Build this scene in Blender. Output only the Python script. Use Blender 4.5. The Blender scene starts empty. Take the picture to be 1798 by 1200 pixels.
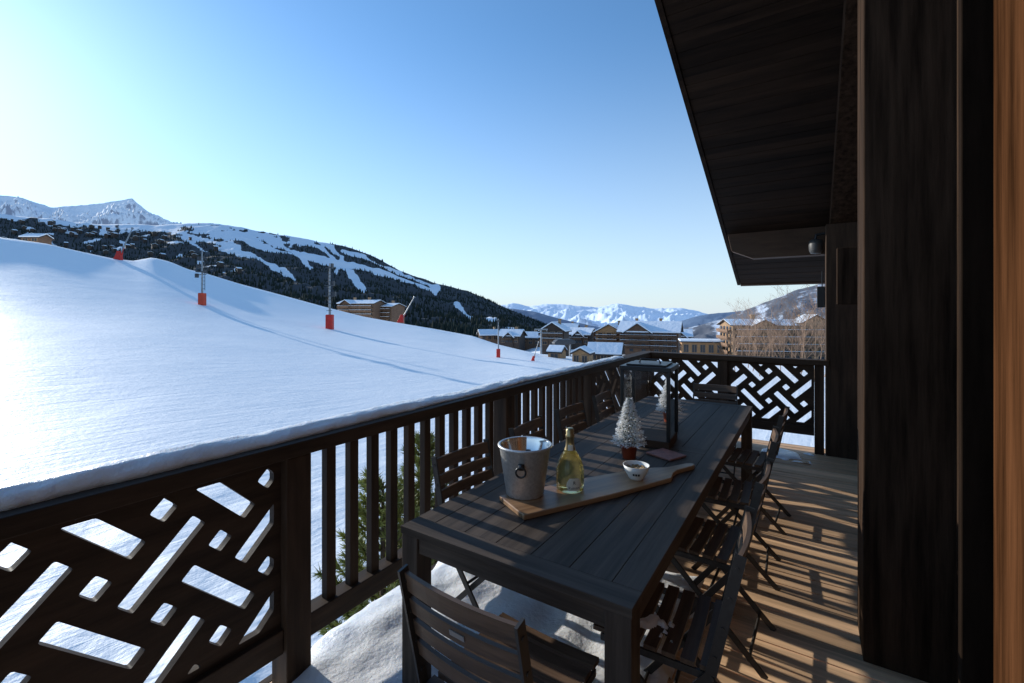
import bpy,bmesh,math,random
from mathutils import Vector,Matrix,noise
random.seed(7)
C=bpy.context; COL=C.scene.collection
R_=math.radians
YAW=R_(33.07); cs,sn=math.cos(YAW),math.sin(YAW)
F=800.;HX=899.;HY=548.;EYE=1.6
def W(px,py,Y):
    X=(px-HX)/F*Y; Z=(HY-py)/F*Y
    return Vector((X*cs-Y*sn, X*sn+Y*cs, EYE+Z))
def lerp(a,b,t): return a+(b-a)*t
def interp(pts,x):
    if x<=pts[0][0]: return pts[0][1]
    for (a,b),(c,d) in zip(pts,pts[1:]):
        if x<=c: return b+(d-b)*(x-a)/(c-a)
    return pts[-1][1]
def sstep(a,b,x):
    t=max(0,min(1,(x-a)/(b-a))); return t*t*(3-2*t)
# ------------------------------------------------------------ materials
def newmat(name):
    m=bpy.data.materials.new(name); m.use_nodes=True
    nt=m.node_tree; return m,nt,nt.nodes['Principled BSDF']
def mat(name,base,rough=.6,metal=0,ns=None,var=.3,bump=0,stretch=(1,1,1),plank=None,bdist=.01,base2=None,detail=6,spec=None,pvar=.3):
    m,nt,b=newmat(name); N=nt.nodes; L=nt.links
    b.inputs['Base Color'].default_value=(*base,1); b.inputs['Roughness'].default_value=rough; b.inputs['Metallic'].default_value=metal
    if spec is not None: b.inputs['Specular IOR Level'].default_value=spec
    if ns:
        tc=N.new('ShaderNodeTexCoord'); mp=N.new('ShaderNodeMapping'); mp.inputs['Scale'].default_value=[s*ns for s in stretch]
        L.new(tc.outputs['Object'],mp.inputs['Vector'])
        nz=N.new('ShaderNodeTexNoise'); nz.noise_dimensions='4D'; nz.inputs['Scale'].default_value=1; nz.inputs['Detail'].default_value=detail; nz.inputs['Roughness'].default_value=.65
        L.new(mp.outputs[0],nz.inputs['Vector'])
        mx=N.new('ShaderNodeMix'); mx.data_type='RGBA'
        b2=base2 or tuple(c*(1-var) for c in base); b1=base if base2 else tuple(c*(1+var) for c in base)
        mx.inputs[6].default_value=(*b2,1); mx.inputs[7].default_value=(*b1,1)
        mr=N.new('ShaderNodeMapRange'); mr.inputs[1].default_value=.32; mr.inputs[2].default_value=.68
        L.new(nz.outputs['Fac'],mr.inputs[0]); L.new(mr.outputs[0],mx.inputs[0])
        out=mx.outputs[2]
        if plank:
            ax,wd=plank
            sp=N.new('ShaderNodeSeparateXYZ'); L.new(tc.outputs['Object'],sp.inputs[0])
            dv=N.new('ShaderNodeMath'); dv.operation='DIVIDE'; L.new(sp.outputs[ax],dv.inputs[0]); dv.inputs[1].default_value=wd
            fl=N.new('ShaderNodeMath'); fl.operation='FLOOR'; L.new(dv.outputs[0],fl.inputs[0])
            wn=N.new('ShaderNodeTexWhiteNoise'); wn.noise_dimensions='1D'; L.new(fl.outputs[0],wn.inputs['W'])
            m2=N.new('ShaderNodeMapRange'); m2.inputs[3].default_value=1-pvar; m2.inputs[4].default_value=1+pvar; L.new(wn.outputs['Value'],m2.inputs[0])
            ml=N.new('ShaderNodeMath'); ml.operation='MULTIPLY'; L.new(wn.outputs['Value'],ml.inputs[0]); ml.inputs[1].default_value=20; L.new(ml.outputs[0],nz.inputs['W'])
            vm=N.new('ShaderNodeVectorMath'); vm.operation='SCALE'; L.new(out,vm.inputs[0]); L.new(m2.outputs[0],vm.inputs['Scale']); out=vm.outputs[0]
        L.new(out,b.inputs['Base Color'])
        if bump:
            bp=N.new('ShaderNodeBump'); bp.inputs['Strength'].default_value=bump; bp.inputs['Distance'].default_value=bdist
            L.new(nz.outputs['Fac'],bp.inputs['Height']); L.new(bp.outputs[0],b.inputs['Normal'])
        rr=N.new('ShaderNodeMapRange'); rr.inputs[3].default_value=max(0,rough-.1); rr.inputs[4].default_value=min(1,rough+.12); L.new(nz.outputs['Fac'],rr.inputs[0]); L.new(rr.outputs[0],b.inputs['Roughness'])
    return m
M={}
M['rail']=mat('dark_rail_wood',(.050,.029,.017),.65,ns=14,var=.55,bump=.7,stretch=(1,.12,1),bdist=.004,spec=.2)
M['railx']=mat('dark_rail_wood_cross',(.050,.029,.017),.65,ns=14,var=.55,bump=.7,stretch=(.12,1,1),bdist=.004,spec=.2)
M['railz']=mat('dark_post_wood',(.056,.033,.020),.65,ns=14,var=.55,bump=.7,stretch=(1,1,.1),bdist=.004,spec=.15)
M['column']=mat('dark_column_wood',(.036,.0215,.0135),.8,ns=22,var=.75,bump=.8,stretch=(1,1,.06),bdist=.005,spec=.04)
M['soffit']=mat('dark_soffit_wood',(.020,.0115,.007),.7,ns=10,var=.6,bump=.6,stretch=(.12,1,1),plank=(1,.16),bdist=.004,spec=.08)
M['beam']=mat('brown_beam_wood',(.075,.043,.026),.7,ns=10,var=.4,bump=.5,stretch=(.12,1,1),bdist=.004,spec=.2)
M['deck']=mat('weathered_deck_wood',(.74,.47,.27),.6,ns=16,var=.36,bump=.6,stretch=(.08,1,1),plank=(1,.146),bdist=.003)
M['table']=mat('table_wood',(.092,.068,.051),.6,ns=26,var=.5,bump=.8,stretch=(1,.05,1),plank=(0,.158),bdist=.002,pvar=.12,spec=.16)
M['tablex']=mat('table_wood_cross',(.092,.068,.051),.6,ns=26,var=.5,bump=.8,stretch=(.05,1,1),bdist=.002,spec=.16)
M['tablez']=mat('table_leg_wood',(.078,.057,.043),.6,ns=26,var=.5,bump=.5,stretch=(1,1,.05),bdist=.002,spec=.14)
M['chairw']=mat('chair_slat_wood',(.115,.068,.041),.5,ns=30,var=.5,bump=.5,stretch=(.07,1,1),bdist=.002,spec=.3)
M['chairm']=mat('chair_metal',(.055,.048,.042),.45,metal=.4,ns=40,var=.2)
M['warm']=mat('warm_frame_wood',(.058,.0235,.0095),.9,ns=26,var=.75,bump=.5,stretch=(1,1,.05),bdist=.004,spec=0)
M['darkframe']=mat('dark_frame',(.016,.010,.0065),.85,ns=20,var=.5,stretch=(1,1,.1),spec=.02)
M['plate']=mat('steel_plate',(.35,.35,.34),.4,metal=.8,ns=20,var=.1)
M['lampgrey']=mat('grey_lamp',(.05,.05,.05),.5,ns=20,var=.1)
M['board']=mat('board_wood',(.50,.285,.14),.42,ns=14,stretch=(1,.06,1),bump=.2,base2=(.13,.062,.028),bdist=.002)
M['galv']=mat('galvanised',(.62,.61,.585),.38,metal=.5,ns=80,var=.2,bump=.3,bdist=.0015)
M['chrome']=mat('polished_steel',(.80,.80,.79),.10,metal=1,ns=20,var=.05)
M['knob']=mat('dark_pewter',(.06,.06,.06),.35,metal=.7,ns=40,var=.2)
M['black']=mat('black_metal',(.014,.014,.015),.4,metal=.3,ns=30,var=.2)
M['pot']=mat('red_brown_pot',(.26,.05,.020),.3,ns=20,var=.2)
M['white']=mat('white_ceramic',(.84,.81,.74),.2,ns=5,var=.02)
M['nut']=mat('nuts',(.30,.19,.08),.6,ns=80,var=.5)
M['foil']=mat('gold_foil',(.34,.27,.14),.30,metal=.7,ns=60,var=.2,bump=.3,bdist=.002)
M['label']=mat('paper_label',(.84,.81,.66),.5,ns=50,var=.04)
M['ink']=mat('dark_ink',(.02,.02,.02),.5)
M['flock']=mat('flocked_tips',(.90,.89,.87),.8,ns=40,var=.05)
M['needle']=mat('dark_needles',(.12,.15,.10),.7,ns=20,var=.4)
M['pine']=mat('pine_needles',(.30,.32,.09),.5,ns=3,var=.4)
M['bark']=mat('bark',(.10,.07,.05),.8,ns=12,var=.4,bump=.6)
M['twig']=mat('bare_twigs',(.30,.18,.11),.8,ns=2,var=.25)
M['stone']=mat('marble',(.52,.24,.19),.6,ns=26,base2=(.24,.13,.12),spec=.15)
M['steel']=mat('pylon_steel',(.30,.31,.32),.5,metal=.3,ns=2,var=.25)
M['darksteel']=mat('dark_steel',(.06,.06,.065),.5,metal=.3,ns=2,var=.25)
M['redpad']=mat('red_padding',(.60,.022,.012),.6,ns=2,var=.2)
M['orangepad']=mat('orange_padding',(.62,.055,.015),.6,ns=2,var=.2)
M['wA']=mat('chalet_timber_wall',(.145,.082,.048),.8,ns=.9,var=.4,stretch=(1,1,4))
M['wB']=mat('chalet_dark_wall',(.060,.040,.030),.8,ns=.9,var=.4,stretch=(1,1,4))
M['wC']=mat('chalet_stone_wall',(.36,.225,.125),.9,ns=1.5,var=.4)
M['wD']=mat('honey_timber_wall',(.38,.21,.095),.8,ns=.9,var=.3,stretch=(1,1,4))
M['balc']=mat('chalet_balcony_wood',(.10,.055,.030),.8,ns=1,var=.3)
M['balc2']=mat('pale_balcony_wood',(.20,.11,.060),.8,ns=1,var=.3)
M['win']=mat('window_glass',(.02,.025,.03),.15,ns=.5,var=.3)
M['trim']=mat('window_trim',(.30,.19,.11),.7,ns=1,var=.2)
M['roofw']=mat('roof_boards',(.05,.035,.027),.8,ns=1,var=.3)
def snowmat(name,base=(.88,.92,.97),sc=((.5,.25,.5),(4,.3,1.5)),rough=.5,sss=0,spec=.5):
    m,nt,b=newmat(name); N=nt.nodes; L=nt.links
    b.inputs['Base Color'].default_value=(*base,1); b.inputs['Roughness'].default_value=rough; b.inputs['Specular IOR Level'].default_value=spec
    if sss:
        b.inputs['Subsurface Weight'].default_value=sss; b.inputs['Subsurface Radius'].default_value=(.03,.035,.04); b.inputs['Subsurface Scale'].default_value=.6
    tc=N.new('ShaderNodeTexCoord'); prev=None
    for (scale,dist,st) in sc:
        mp=N.new('ShaderNodeMapping'); mp.inputs['Scale'].default_value=(scale,scale*(.05 if st==2 else 1),scale)
        if st==2: mp.inputs['Rotation'].default_value=(0,0,R_(8))
        L.new(tc.outputs['Object'],mp.inputs['Vector'])
        nz=N.new('ShaderNodeTexNoise'); nz.inputs['Scale'].default_value=1; nz.inputs['Detail'].default_value=6; nz.inputs['Roughness'].default_value=.6
        L.new(mp.outputs[0],nz.inputs['Vector'])
        bp=N.new('ShaderNodeBump'); bp.inputs['Strength'].default_value=1; bp.inputs['Distance'].default_value=dist
        L.new(nz.outputs['Fac'],bp.inputs['Height'])
        if prev: L.new(prev.outputs[0],bp.inputs['Normal'])
        prev=bp
    L.new(prev.outputs[0],b.inputs['Normal'])
    return m
M['snow']=snowmat('snow_ground',base=(.965,.97,.975),sc=((.04,.45,1),(2.6,.045,2),(4.5,.030,1)),rough=.6)
M['snowcap']=snowmat('snow_close',base=(.95,.945,.94),sc=((9,.012,1),(45,.004,1)),rough=.34,sss=.35)
M['snowroof']=snowmat('snow_roof',sc=((.6,.2,1),),spec=.2)
# ------------------------------------------------------------ mesh helpers
def box(bm,lo,hi,mx=None):
    vs=[bm.verts.new((x,y,z)) for z in (lo[2],hi[2]) for y in (lo[1],hi[1]) for x in (lo[0],hi[0])]
    if mx: 
        for v in vs: v.co=mx@v.co
    for f in ((0,2,3,1),(4,5,7,6),(0,1,5,4),(2,6,7,3),(0,4,6,2),(1,3,7,5)): bm.faces.new([vs[i] for i in f])
    return vs
def prism(bm,poly,h0,h1,mx=None,axis='z'):
    def mk(p,h):
        if axis=='z': c=Vector((p[0],p[1],h))
        elif axis=='y': c=Vector((p[0],h,p[1]))
        else: c=Vector((h,p[0],p[1]))
        return bm.verts.new(mx@c if mx else c)
    a=[mk(p,h0) for p in poly]; b=[mk(p,h1) for p in poly]; n=len(poly)
    bm.faces.new(a[::-1]); bm.faces.new(b)
    for i in range(n): bm.faces.new([a[i],a[(i+1)%n],b[(i+1)%n],b[i]])
def bar(bm,p0,p1,w,t,side=Vector((1,0,0))):
    p0=Vector(p0);p1=Vector(p1);d=(p1-p0); L=d.length; d.normalize()
    s=(side-d*side.dot(d)).normalized(); u=d.cross(s)
    m=Matrix((( s.x,u.x,d.x,p0.x),(s.y,u.y,d.y,p0.y),(s.z,u.z,d.z,p0.z),(0,0,0,1)))
    box(bm,(-w/2,-t/2,0),(w/2,t/2,L),m)
def tube(bm,pts,rad,n=8,cap=True):
    pts=[Vector(p) for p in pts]; rings=[]
    if not isinstance(rad,(list,tuple)): rad=[rad]*len(pts)
    for i,p in enumerate(pts):
        d=(pts[min(i+1,len(pts)-1)]-pts[max(i-1,0)]).normalized()
        a=d.orthogonal().normalized() if i==0 else (a-d*a.dot(d)).normalized()
        b=d.cross(a)
        rings.append([bm.verts.new(p+(a*math.cos(2*math.pi*k/n)+b*math.sin(2*math.pi*k/n))*rad[i]) for k in range(n)])
    for A,B in zip(rings,rings[1:]):
        for k in range(n): bm.faces.new([A[k],A[(k+1)%n],B[(k+1)%n],B[k]])
    if cap: bm.faces.new(rings[0][::-1]); bm.faces.new(rings[-1])
def lathe(bm,prof,n=40,c=(0,0,0)):
    rings=[]
    for r,z in prof:
        if r<1e-5: rings.append([bm.verts.new((c[0],c[1],c[2]+z))])
        else: rings.append([bm.verts.new((c[0]+r*math.cos(2*math.pi*k/n),c[1]+r*math.sin(2*math.pi*k/n),c[2]+z)) for k in range(n)])
    for A,B in zip(rings,rings[1:]):
        for k in range(n):
            k2=(k+1)%n
            if len(A)==1 and len(B)==1: continue
            if len(A)==1: bm.faces.new([A[0],B[k2],B[k]])
            elif len(B)==1: bm.faces.new([A[k],A[k2],B[0]])
            else: bm.faces.new([A[k],A[k2],B[k2],B[k]])
def obj(name,bm,m,parent=None,smooth=False,bevel=0,fix=True):
    if fix: bmesh.ops.recalc_face_normals(bm,faces=bm.faces)
    me=bpy.data.meshes.new(name); bm.to_mesh(me); bm.free()
    return link(name,me,m,parent,smooth,bevel)
def link(name,me,m,parent=None,smooth=False,bevel=0):
    o=bpy.data.objects.new(name,me); COL.objects.link(o)
    if m: me.materials.append(m)
    if parent: o.parent=parent
    if smooth:
        for p in me.polygons: p.use_smooth=True
    if bevel:
        b=o.modifiers.new('bevel','BEVEL'); b.width=bevel; b.segments=2; b.limit_method='ANGLE'
    return o
def tag(o,label,cat,group=None,kind=None):
    if label: o['label']=label
    if cat: o['category']=cat
    if group: o['group']=group
    if kind: o['kind']=kind
    return o
def thing(name,label,cat,loc=(0,0,0),rz=0,group=None):
    o=bpy.data.objects.new(name,None); COL.objects.link(o); o.location=loc; o.rotation_euler=(0,0,rz); o.empty_display_size=.1
    return tag(o,label,cat,group)
def dup(root,loc,rz,label=None,group=None,scale=None):
    r=root.copy(); COL.objects.link(r); r.location=loc; r.rotation_euler=(0,0,rz)
    if scale: r.scale=(scale,)*3
    if label: r['label']=label
    if group: r['group']=group
    for ch in list(root.children):
        c=ch.copy(); COL.objects.link(c); c.parent=r
        for g in list(ch.children):
            d=g.copy(); COL.objects.link(d); d.parent=c
    return r
BM=bmesh.new
# ------------------------------------------------------------ camera, light
cam=bpy.data.cameras.new('Camera'); co=bpy.data.objects.new('Camera',cam); COL.objects.link(co)
co.location=(0,0,EYE); co.rotation_euler=(R_(90),0,YAW); cam.lens=F/1798*36; cam.sensor_width=36; cam.shift_y=-(600-HY)/1798
cam.clip_start=.02; cam.clip_end=200000; C.scene.camera=co
AZ=YAW+R_(54); EL=R_(14.5)
tosun=Vector((-math.sin(AZ)*math.cos(EL),math.cos(AZ)*math.cos(EL),math.sin(EL)))
sl=bpy.data.lights.new('Sun','SUN'); sl.energy=5; sl.angle=R_(.5); sl.color=(1,.96,.88)
so=bpy.data.objects.new('Sun',sl); COL.objects.link(so); so.rotation_euler=tosun.to_track_quat('Z','Y').to_euler()
w=bpy.data.worlds.new('World'); C.scene.world=w; w.use_nodes=True
WN=w.node_tree.nodes; WL=w.node_tree.links
bg=WN['Background']; sky=WN.new('ShaderNodeTexSky'); sky.sky_type='NISHITA'; sky.sun_disc=False
sky.sun_elevation=R_(20); sky.sun_rotation=-AZ; sky.altitude=1800; sky.air_density=1.0; sky.dust_density=.75; sky.ozone_density=2
tm=WN.new('ShaderNodeMix'); tm.data_type='RGBA'; tm.blend_type='MULTIPLY'; tm.inputs[0].default_value=1; tm.inputs[7].default_value=(.98,1.36,1.52,1); WL.new(sky.outputs[0],tm.inputs[6])
tcw=WN.new('ShaderNodeTexCoord'); spw=WN.new('ShaderNodeSeparateXYZ'); WL.new(tcw.outputs['Generated'],spw.inputs[0])
mrw=WN.new('ShaderNodeMapRange'); mrw.inputs[1].default_value=0; mrw.inputs[2].default_value=.55; mrw.inputs[3].default_value=1; mrw.inputs[4].default_value=0; WL.new(spw.outputs[2],mrw.inputs[0])
pw=WN.new('ShaderNodeMath'); pw.operation='POWER'; pw.inputs[1].default_value=1.8; WL.new(mrw.outputs[0],pw.inputs[0])
pm=WN.new('ShaderNodeMath'); pm.operation='MULTIPLY'; pm.inputs[1].default_value=.92; WL.new(pw.outputs[0],pm.inputs[0])
hm=WN.new('ShaderNodeMix'); hm.data_type='RGBA'; WL.new(pm.outputs[0],hm.inputs[0]); WL.new(tm.outputs[2],hm.inputs[6]); hm.inputs[7].default_value=(4.9,5.5,5.9,1)
WL.new(hm.outputs[2],bg.inputs[0]); bg.inputs[1].default_value=.15
C.scene.view_settings.view_transform='Standard'
# ------------------------------------------------------------ ground
CREST=[(-1400,250),(-400,345),(0,414),(80,425),(150,441),(200,452),(235,456),(268,450),(300,458),(330,471),(360,478),(420,497),(500,519),(580,541),(640,556),(700,567),(760,577),(830,590),(870,604),(950,628),(1050,640),(1450,642),(3000,650)]
SM={}
def crest_s(px):
    k=int(px//10)
    def g(k):
        if k not in SM:
            SM[k]=sum(interp(CREST,k*10+d)*math.exp(-(d/110)**2) for d in range(-240,241,20))/sum(math.exp(-(d/110)**2) for d in range(-240,241,20))
        return SM[k]
    t=px/10-k; return g(k)*(1-t)+g(k+1)*t
def gz_cam(X,Y):
    a=math.atan2(X,Y); Rr=math.hypot(X,Y); ac=max(-R_(68),min(R_(68),a))
    px=HX+F*math.tan(ac)
    side=sstep(800,960,px)
    Rc=lerp(150,95,side)
    t=max(0,(Rr-7)/(Rc-7)); tt=min(1,t)
    yc=lerp(crest_s(px),interp(CREST,px),tt**5); e=(HY-yc)/F*math.cos(ac)
    back=sstep(R_(95),R_(150),abs(a)); 
    Zc=lerp(e*Rc,-6.5,back); z0=-6.5
    if Rr<Rc:
        Z=z0+(Zc-z0)*t*(.25+.75*t)
    else:
        Zb=lerp(-32,-17.5,side); Z=lerp(Zc,Zb,sstep(Rc-2,Rc+90,Rr))
        if Rr>260: Z-=(Rr-260)*.065
    P=Vector((X,Y,0))
    amp=sstep(2,25,Rr)
    Z+=noise.noise(P*.022)*.5*amp*(1-.85*sstep(Rc*.6,Rc,Rr))+noise.noise(P*.10)*.05*amp+noise.noise(P*.6+Vector((9,3,1)))*.10*(1-sstep(12,30,Rr))+noise.noise(P*1.9)*.06*(1-sstep(8,16,Rr))
    return Z
def gz(x,y): return EYE+gz_cam(x*cs+y*sn,-x*sn+y*cs)
def hit(px,py,y0=6,y1=400,step=.25):
    Y=y0
    while Y<y1:
        p=W(px,py,Y)
        if p.z<=gz(p.x,p.y): return p,Y
        Y+=step
    return W(px,py,y1),y1
angs=[]; a=-180
while a<180:
    angs.append(a); a+= .45 if -62<=a<50 else 3
rads=[1.5*(420/1.5)**(k/210) for k in range(211)]+[520,700,1000,1600,3000,6000,12000,30000,70000]
bm=BM(); rows=[]
for r in rads:
    row=[]
    for a in angs:
        X=r*math.sin(R_(a)); Y=r*math.cos(R_(a)); row.append(bm.verts.new((X*cs-Y*sn,X*sn+Y*cs,EYE+gz_cam(X,Y))))
    rows.append(row)
n=len(angs)
for A,B in zip(rows,rows[1:]):
    for k in range(n): bm.faces.new([A[k],B[k],B[(k+1)%n],A[(k+1)%n]])
cv=bm.verts.new((0,0,EYE-6.5))
for k in range(n): bm.faces.new([cv,rows[0][k],rows[0][(k+1)%n]])
g=obj('ground',bm,M['snow'],smooth=True); tag(g,'wide sunlit snow slope of the ski piste beside the balcony','snow slope',kind='structure')
# ------------------------------------------------------------ mountains
def ridged(p,o=5):
    s=0;a=.5;q=p.copy()
    for k in range(o):
        s+=a*(1-abs(noise.noise(q)))**2; q=q*2.07+Vector((3.1,1.7,5.2)); a*=.5
    return s
def mountmat(name,snow,forest,rock,hz=0,hazec=(.35,.5,.75),rockth=.75,nscale=.02):
    m,nt,b=newmat(name); N=nt.nodes; L=nt.links
    at=N.new('ShaderNodeAttribute'); at.attribute_name='forest'
    tc=N.new('ShaderNodeTexCoord'); nz=N.new('ShaderNodeTexNoise'); nz.inputs['Scale'].default_value=nscale; nz.inputs['Detail'].default_value=9; nz.inputs['Roughness'].default_value=.7
    L.new(tc.outputs['Object'],nz.inputs['Vector'])
    ad=N.new('ShaderNodeMath'); ad.operation='ADD'; L.new(at.outputs['Fac'],ad.inputs[0]); L.new(nz.outputs['Fac'],ad.inputs[1])
    mr=N.new('ShaderNodeMapRange'); mr.inputs[1].default_value=.93; mr.inputs[2].default_value=1.07; L.new(ad.outputs[0],mr.inputs[0])
    ge=N.new('ShaderNodeNewGeometry'); sp=N.new('ShaderNodeSeparateXYZ'); L.new(ge.outputs['Normal'],sp.inputs[0])
    ad2=N.new('ShaderNodeMath'); ad2.operation='MULTIPLY_ADD'; L.new(nz.outputs['Fac'],ad2.inputs[0]); ad2.inputs[1].default_value=.5; L.new(sp.outputs[2],ad2.inputs[2])
    m2=N.new('ShaderNodeMapRange'); m2.inputs[1].default_value=rockth+.2; m2.inputs[2].default_value=rockth+.3; L.new(ad2.outputs[0],m2.inputs[0])
    x1=N.new('ShaderNodeMix'); x1.data_type='RGBA'; x1.inputs[6].default_value=(*rock,1); x1.inputs[7].default_value=(*snow,1); L.new(m2.outputs[0],x1.inputs[0])
    x2=N.new('ShaderNodeMix'); x2.data_type='RGBA'; L.new(x1.outputs[2],x2.inputs[6]); x2.inputs[7].default_value=(*forest,1); L.new(mr.outputs[0],x2.inputs[0])
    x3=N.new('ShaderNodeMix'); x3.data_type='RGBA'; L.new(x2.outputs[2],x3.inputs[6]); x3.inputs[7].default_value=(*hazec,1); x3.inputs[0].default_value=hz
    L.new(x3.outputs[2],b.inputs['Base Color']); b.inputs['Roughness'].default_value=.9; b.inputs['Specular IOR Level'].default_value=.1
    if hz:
        b.inputs['Emission Color'].default_value=(*hazec,1); b.inputs['Emission Strength'].default_value=hz*.55  # no volume: airlight haze painted into the colour, plus a glow that lightens slopes
    return m
def mountain(name,pts,ybase,Yf,Yr,x0,x1,nx,nv,amp,sc,m,label,forest=None,q=1.3,ramp=.3,seed=0):
    def surf(px,v):
        yr=interp(pts,px); py=ybase+(yr-ybase)*v; Y=Yf+(Yr-Yf)*v**q
        p=W(px,py,Y); e=math.sin(math.pi*min(1,v))**.7*(1-ramp)+ramp*sstep(0,.3,v)
        p.z+=amp*(ridged(Vector((p.x*sc+seed,p.y*sc,seed*.7)))-.72)*e
        return p,px,py
    verts=[];att=[];faces=[]
    for j in range(nv+1):
        for i in range(nx+1):
            p,px,py=surf(x0+(x1-x0)*i/nx,j/nv); verts.append(p); att.append(forest(px,py) if forest else 0)
    for i in range(nx+1):
        px=x0+(x1-x0)*i/nx; p=verts[nv*(nx+1)+i]; d=W(px,HY,Yr*1.35); verts.append(Vector((d.x,d.y,p.z-Yr*.16))); att.append(0)
    for j in range(nv+1):
        for i in range(nx):
            a=j*(nx+1)+i; faces.append((a,a+1,a+nx+2,a+nx+1))
    me=bpy.data.meshes.new(name); me.from_pydata(verts,[],faces); me.update()
    A=me.attributes.new('forest','FLOAT','POINT'); A.data.foreach_set('value',att)
    o=link(name,me,m,smooth=True); tag(o,label,'mountain',kind='structure')
    return surf
MAIN=[(-500,330),(-200,350),(0,374),(100,386),(200,394),(270,395),(330,391),(385,392),(420,397),(450,404),(520,415),(560,424),(600,431),(650,446),(700,471),(760,494),(820,512),(860,526),(900,545),(930,557),(980,578),(1040,592)]
TREE=[(-500,360),(0,380),(100,390),(200,401),(290,409),(340,420),(400,424),(440,428),(500,430),(560,430),(600,426),(620,420),(2000,400)]
RUNS=[([(330,395),(420,420),(500,441),(600,460),(680,480),(765,510)],6),([(600,440),(650,456),(720,482),(770,503)],2.5),([(440,405),(520,440),(545,466)],5),([(380,432),(450,452),(520,480)],3.5),([(800,535),(850,558),(900,585)],3.5),([(560,420),(600,450),(590,475)],4),([(250,395),(330,413),(420,436)],4),([(520,415),(570,440),(640,500)],3)]
def segd(p,a,b):
    ax,ay=a;bx,by=b;dx=bx-ax;dy=by-ay;t=max(0,min(1,((p[0]-ax)*dx+(p[1]-ay)*dy)/(dx*dx+dy*dy)))
    return math.hypot(p[0]-ax-t*dx,p[1]-ay-t*dy)
def forest_main(px,py):
    n1=noise.noise(Vector((px*.02,py*.04,3)))*12+noise.noise(Vector((px*.09,py*.15,8)))*7
    f=sstep(-5,8,py-interp(TREE,px)+n1)
    if px>280 and noise.noise(Vector((px*.035,py*.13,14)))+.5*noise.noise(Vector((px*.12,py*.4,4)))>.26: f=max(f,.8)
    for pl,wd in RUNS:
        d=min(segd((px,py),a,b) for a,b in zip(pl,pl[1:]))
        f*=sstep(wd*.5,wd*.5+3,d+n1*.3)
    if px<420 and noise.noise(Vector((px*.03,py*.12,1)))>.34: f*=.3
    return f
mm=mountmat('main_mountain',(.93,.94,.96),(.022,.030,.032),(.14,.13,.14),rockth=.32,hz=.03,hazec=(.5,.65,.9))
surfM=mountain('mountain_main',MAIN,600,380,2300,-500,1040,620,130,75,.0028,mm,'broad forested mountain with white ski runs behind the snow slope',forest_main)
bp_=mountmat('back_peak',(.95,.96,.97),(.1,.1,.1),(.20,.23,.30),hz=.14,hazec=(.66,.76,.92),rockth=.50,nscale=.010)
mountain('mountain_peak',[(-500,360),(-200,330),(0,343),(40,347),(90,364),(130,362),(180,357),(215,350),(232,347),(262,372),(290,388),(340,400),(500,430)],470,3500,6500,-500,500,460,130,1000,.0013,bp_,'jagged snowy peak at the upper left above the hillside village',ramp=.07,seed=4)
fr=mountmat('far_range',(.85,.90,.96),(.14,.22,.34),(.36,.45,.58),hz=.42,rockth=.4,hazec=(.46,.61,.82),nscale=.002)  # bluish rock and forest colours carry painted aerial haze
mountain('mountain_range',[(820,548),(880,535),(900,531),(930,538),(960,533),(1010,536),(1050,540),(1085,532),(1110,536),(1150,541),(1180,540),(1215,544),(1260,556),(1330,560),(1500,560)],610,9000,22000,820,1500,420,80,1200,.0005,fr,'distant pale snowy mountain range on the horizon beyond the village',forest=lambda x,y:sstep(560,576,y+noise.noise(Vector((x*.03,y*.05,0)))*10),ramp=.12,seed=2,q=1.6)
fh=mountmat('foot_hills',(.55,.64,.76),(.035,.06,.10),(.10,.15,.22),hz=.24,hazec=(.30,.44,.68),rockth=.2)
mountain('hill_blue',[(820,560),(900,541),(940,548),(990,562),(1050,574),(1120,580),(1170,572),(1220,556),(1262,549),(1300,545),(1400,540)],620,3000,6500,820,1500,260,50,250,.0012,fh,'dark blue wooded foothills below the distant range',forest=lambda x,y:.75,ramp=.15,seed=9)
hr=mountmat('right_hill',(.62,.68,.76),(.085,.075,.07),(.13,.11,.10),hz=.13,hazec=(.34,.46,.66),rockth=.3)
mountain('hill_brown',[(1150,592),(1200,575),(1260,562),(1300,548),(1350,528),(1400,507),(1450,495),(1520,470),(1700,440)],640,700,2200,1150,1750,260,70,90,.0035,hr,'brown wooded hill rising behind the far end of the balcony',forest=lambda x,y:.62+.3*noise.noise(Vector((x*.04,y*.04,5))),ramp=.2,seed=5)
# forest stuff
bm=BM(); cnt=0
while cnt<11000:
    px=random.uniform(-60,1000); v=random.uniform(.12,1)
    p,_,py=surfM(px,v)
    if py>interp(CREST,px)+14 or forest_main(px,py)<random.uniform(.35,.9): continue
    dist=(p.xy).length; h=random.uniform(9,20)*(.75 if dist>1500 else .85); r=h*.2
    a0=random.random()*6; top=bm.verts.new(p+Vector((0,0,h*.9))); ring=[bm.verts.new(p+Vector((r*math.cos(a0+k*1.257),r*math.sin(a0+k*1.257),-h*.1))) for k in range(5)]
    for k in range(5): bm.faces.new([ring[k],ring[(k+1)%5],top])
    cnt+=1
M['fir']=mat('far_fir',(.030,.040,.034),.9,ns=.02,var=.4,spec=.05)
f=obj('forest',bm,M['fir'],fix=False); tag(f,'dark fir forest covering the mountain side','forest',kind='stuff')
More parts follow.
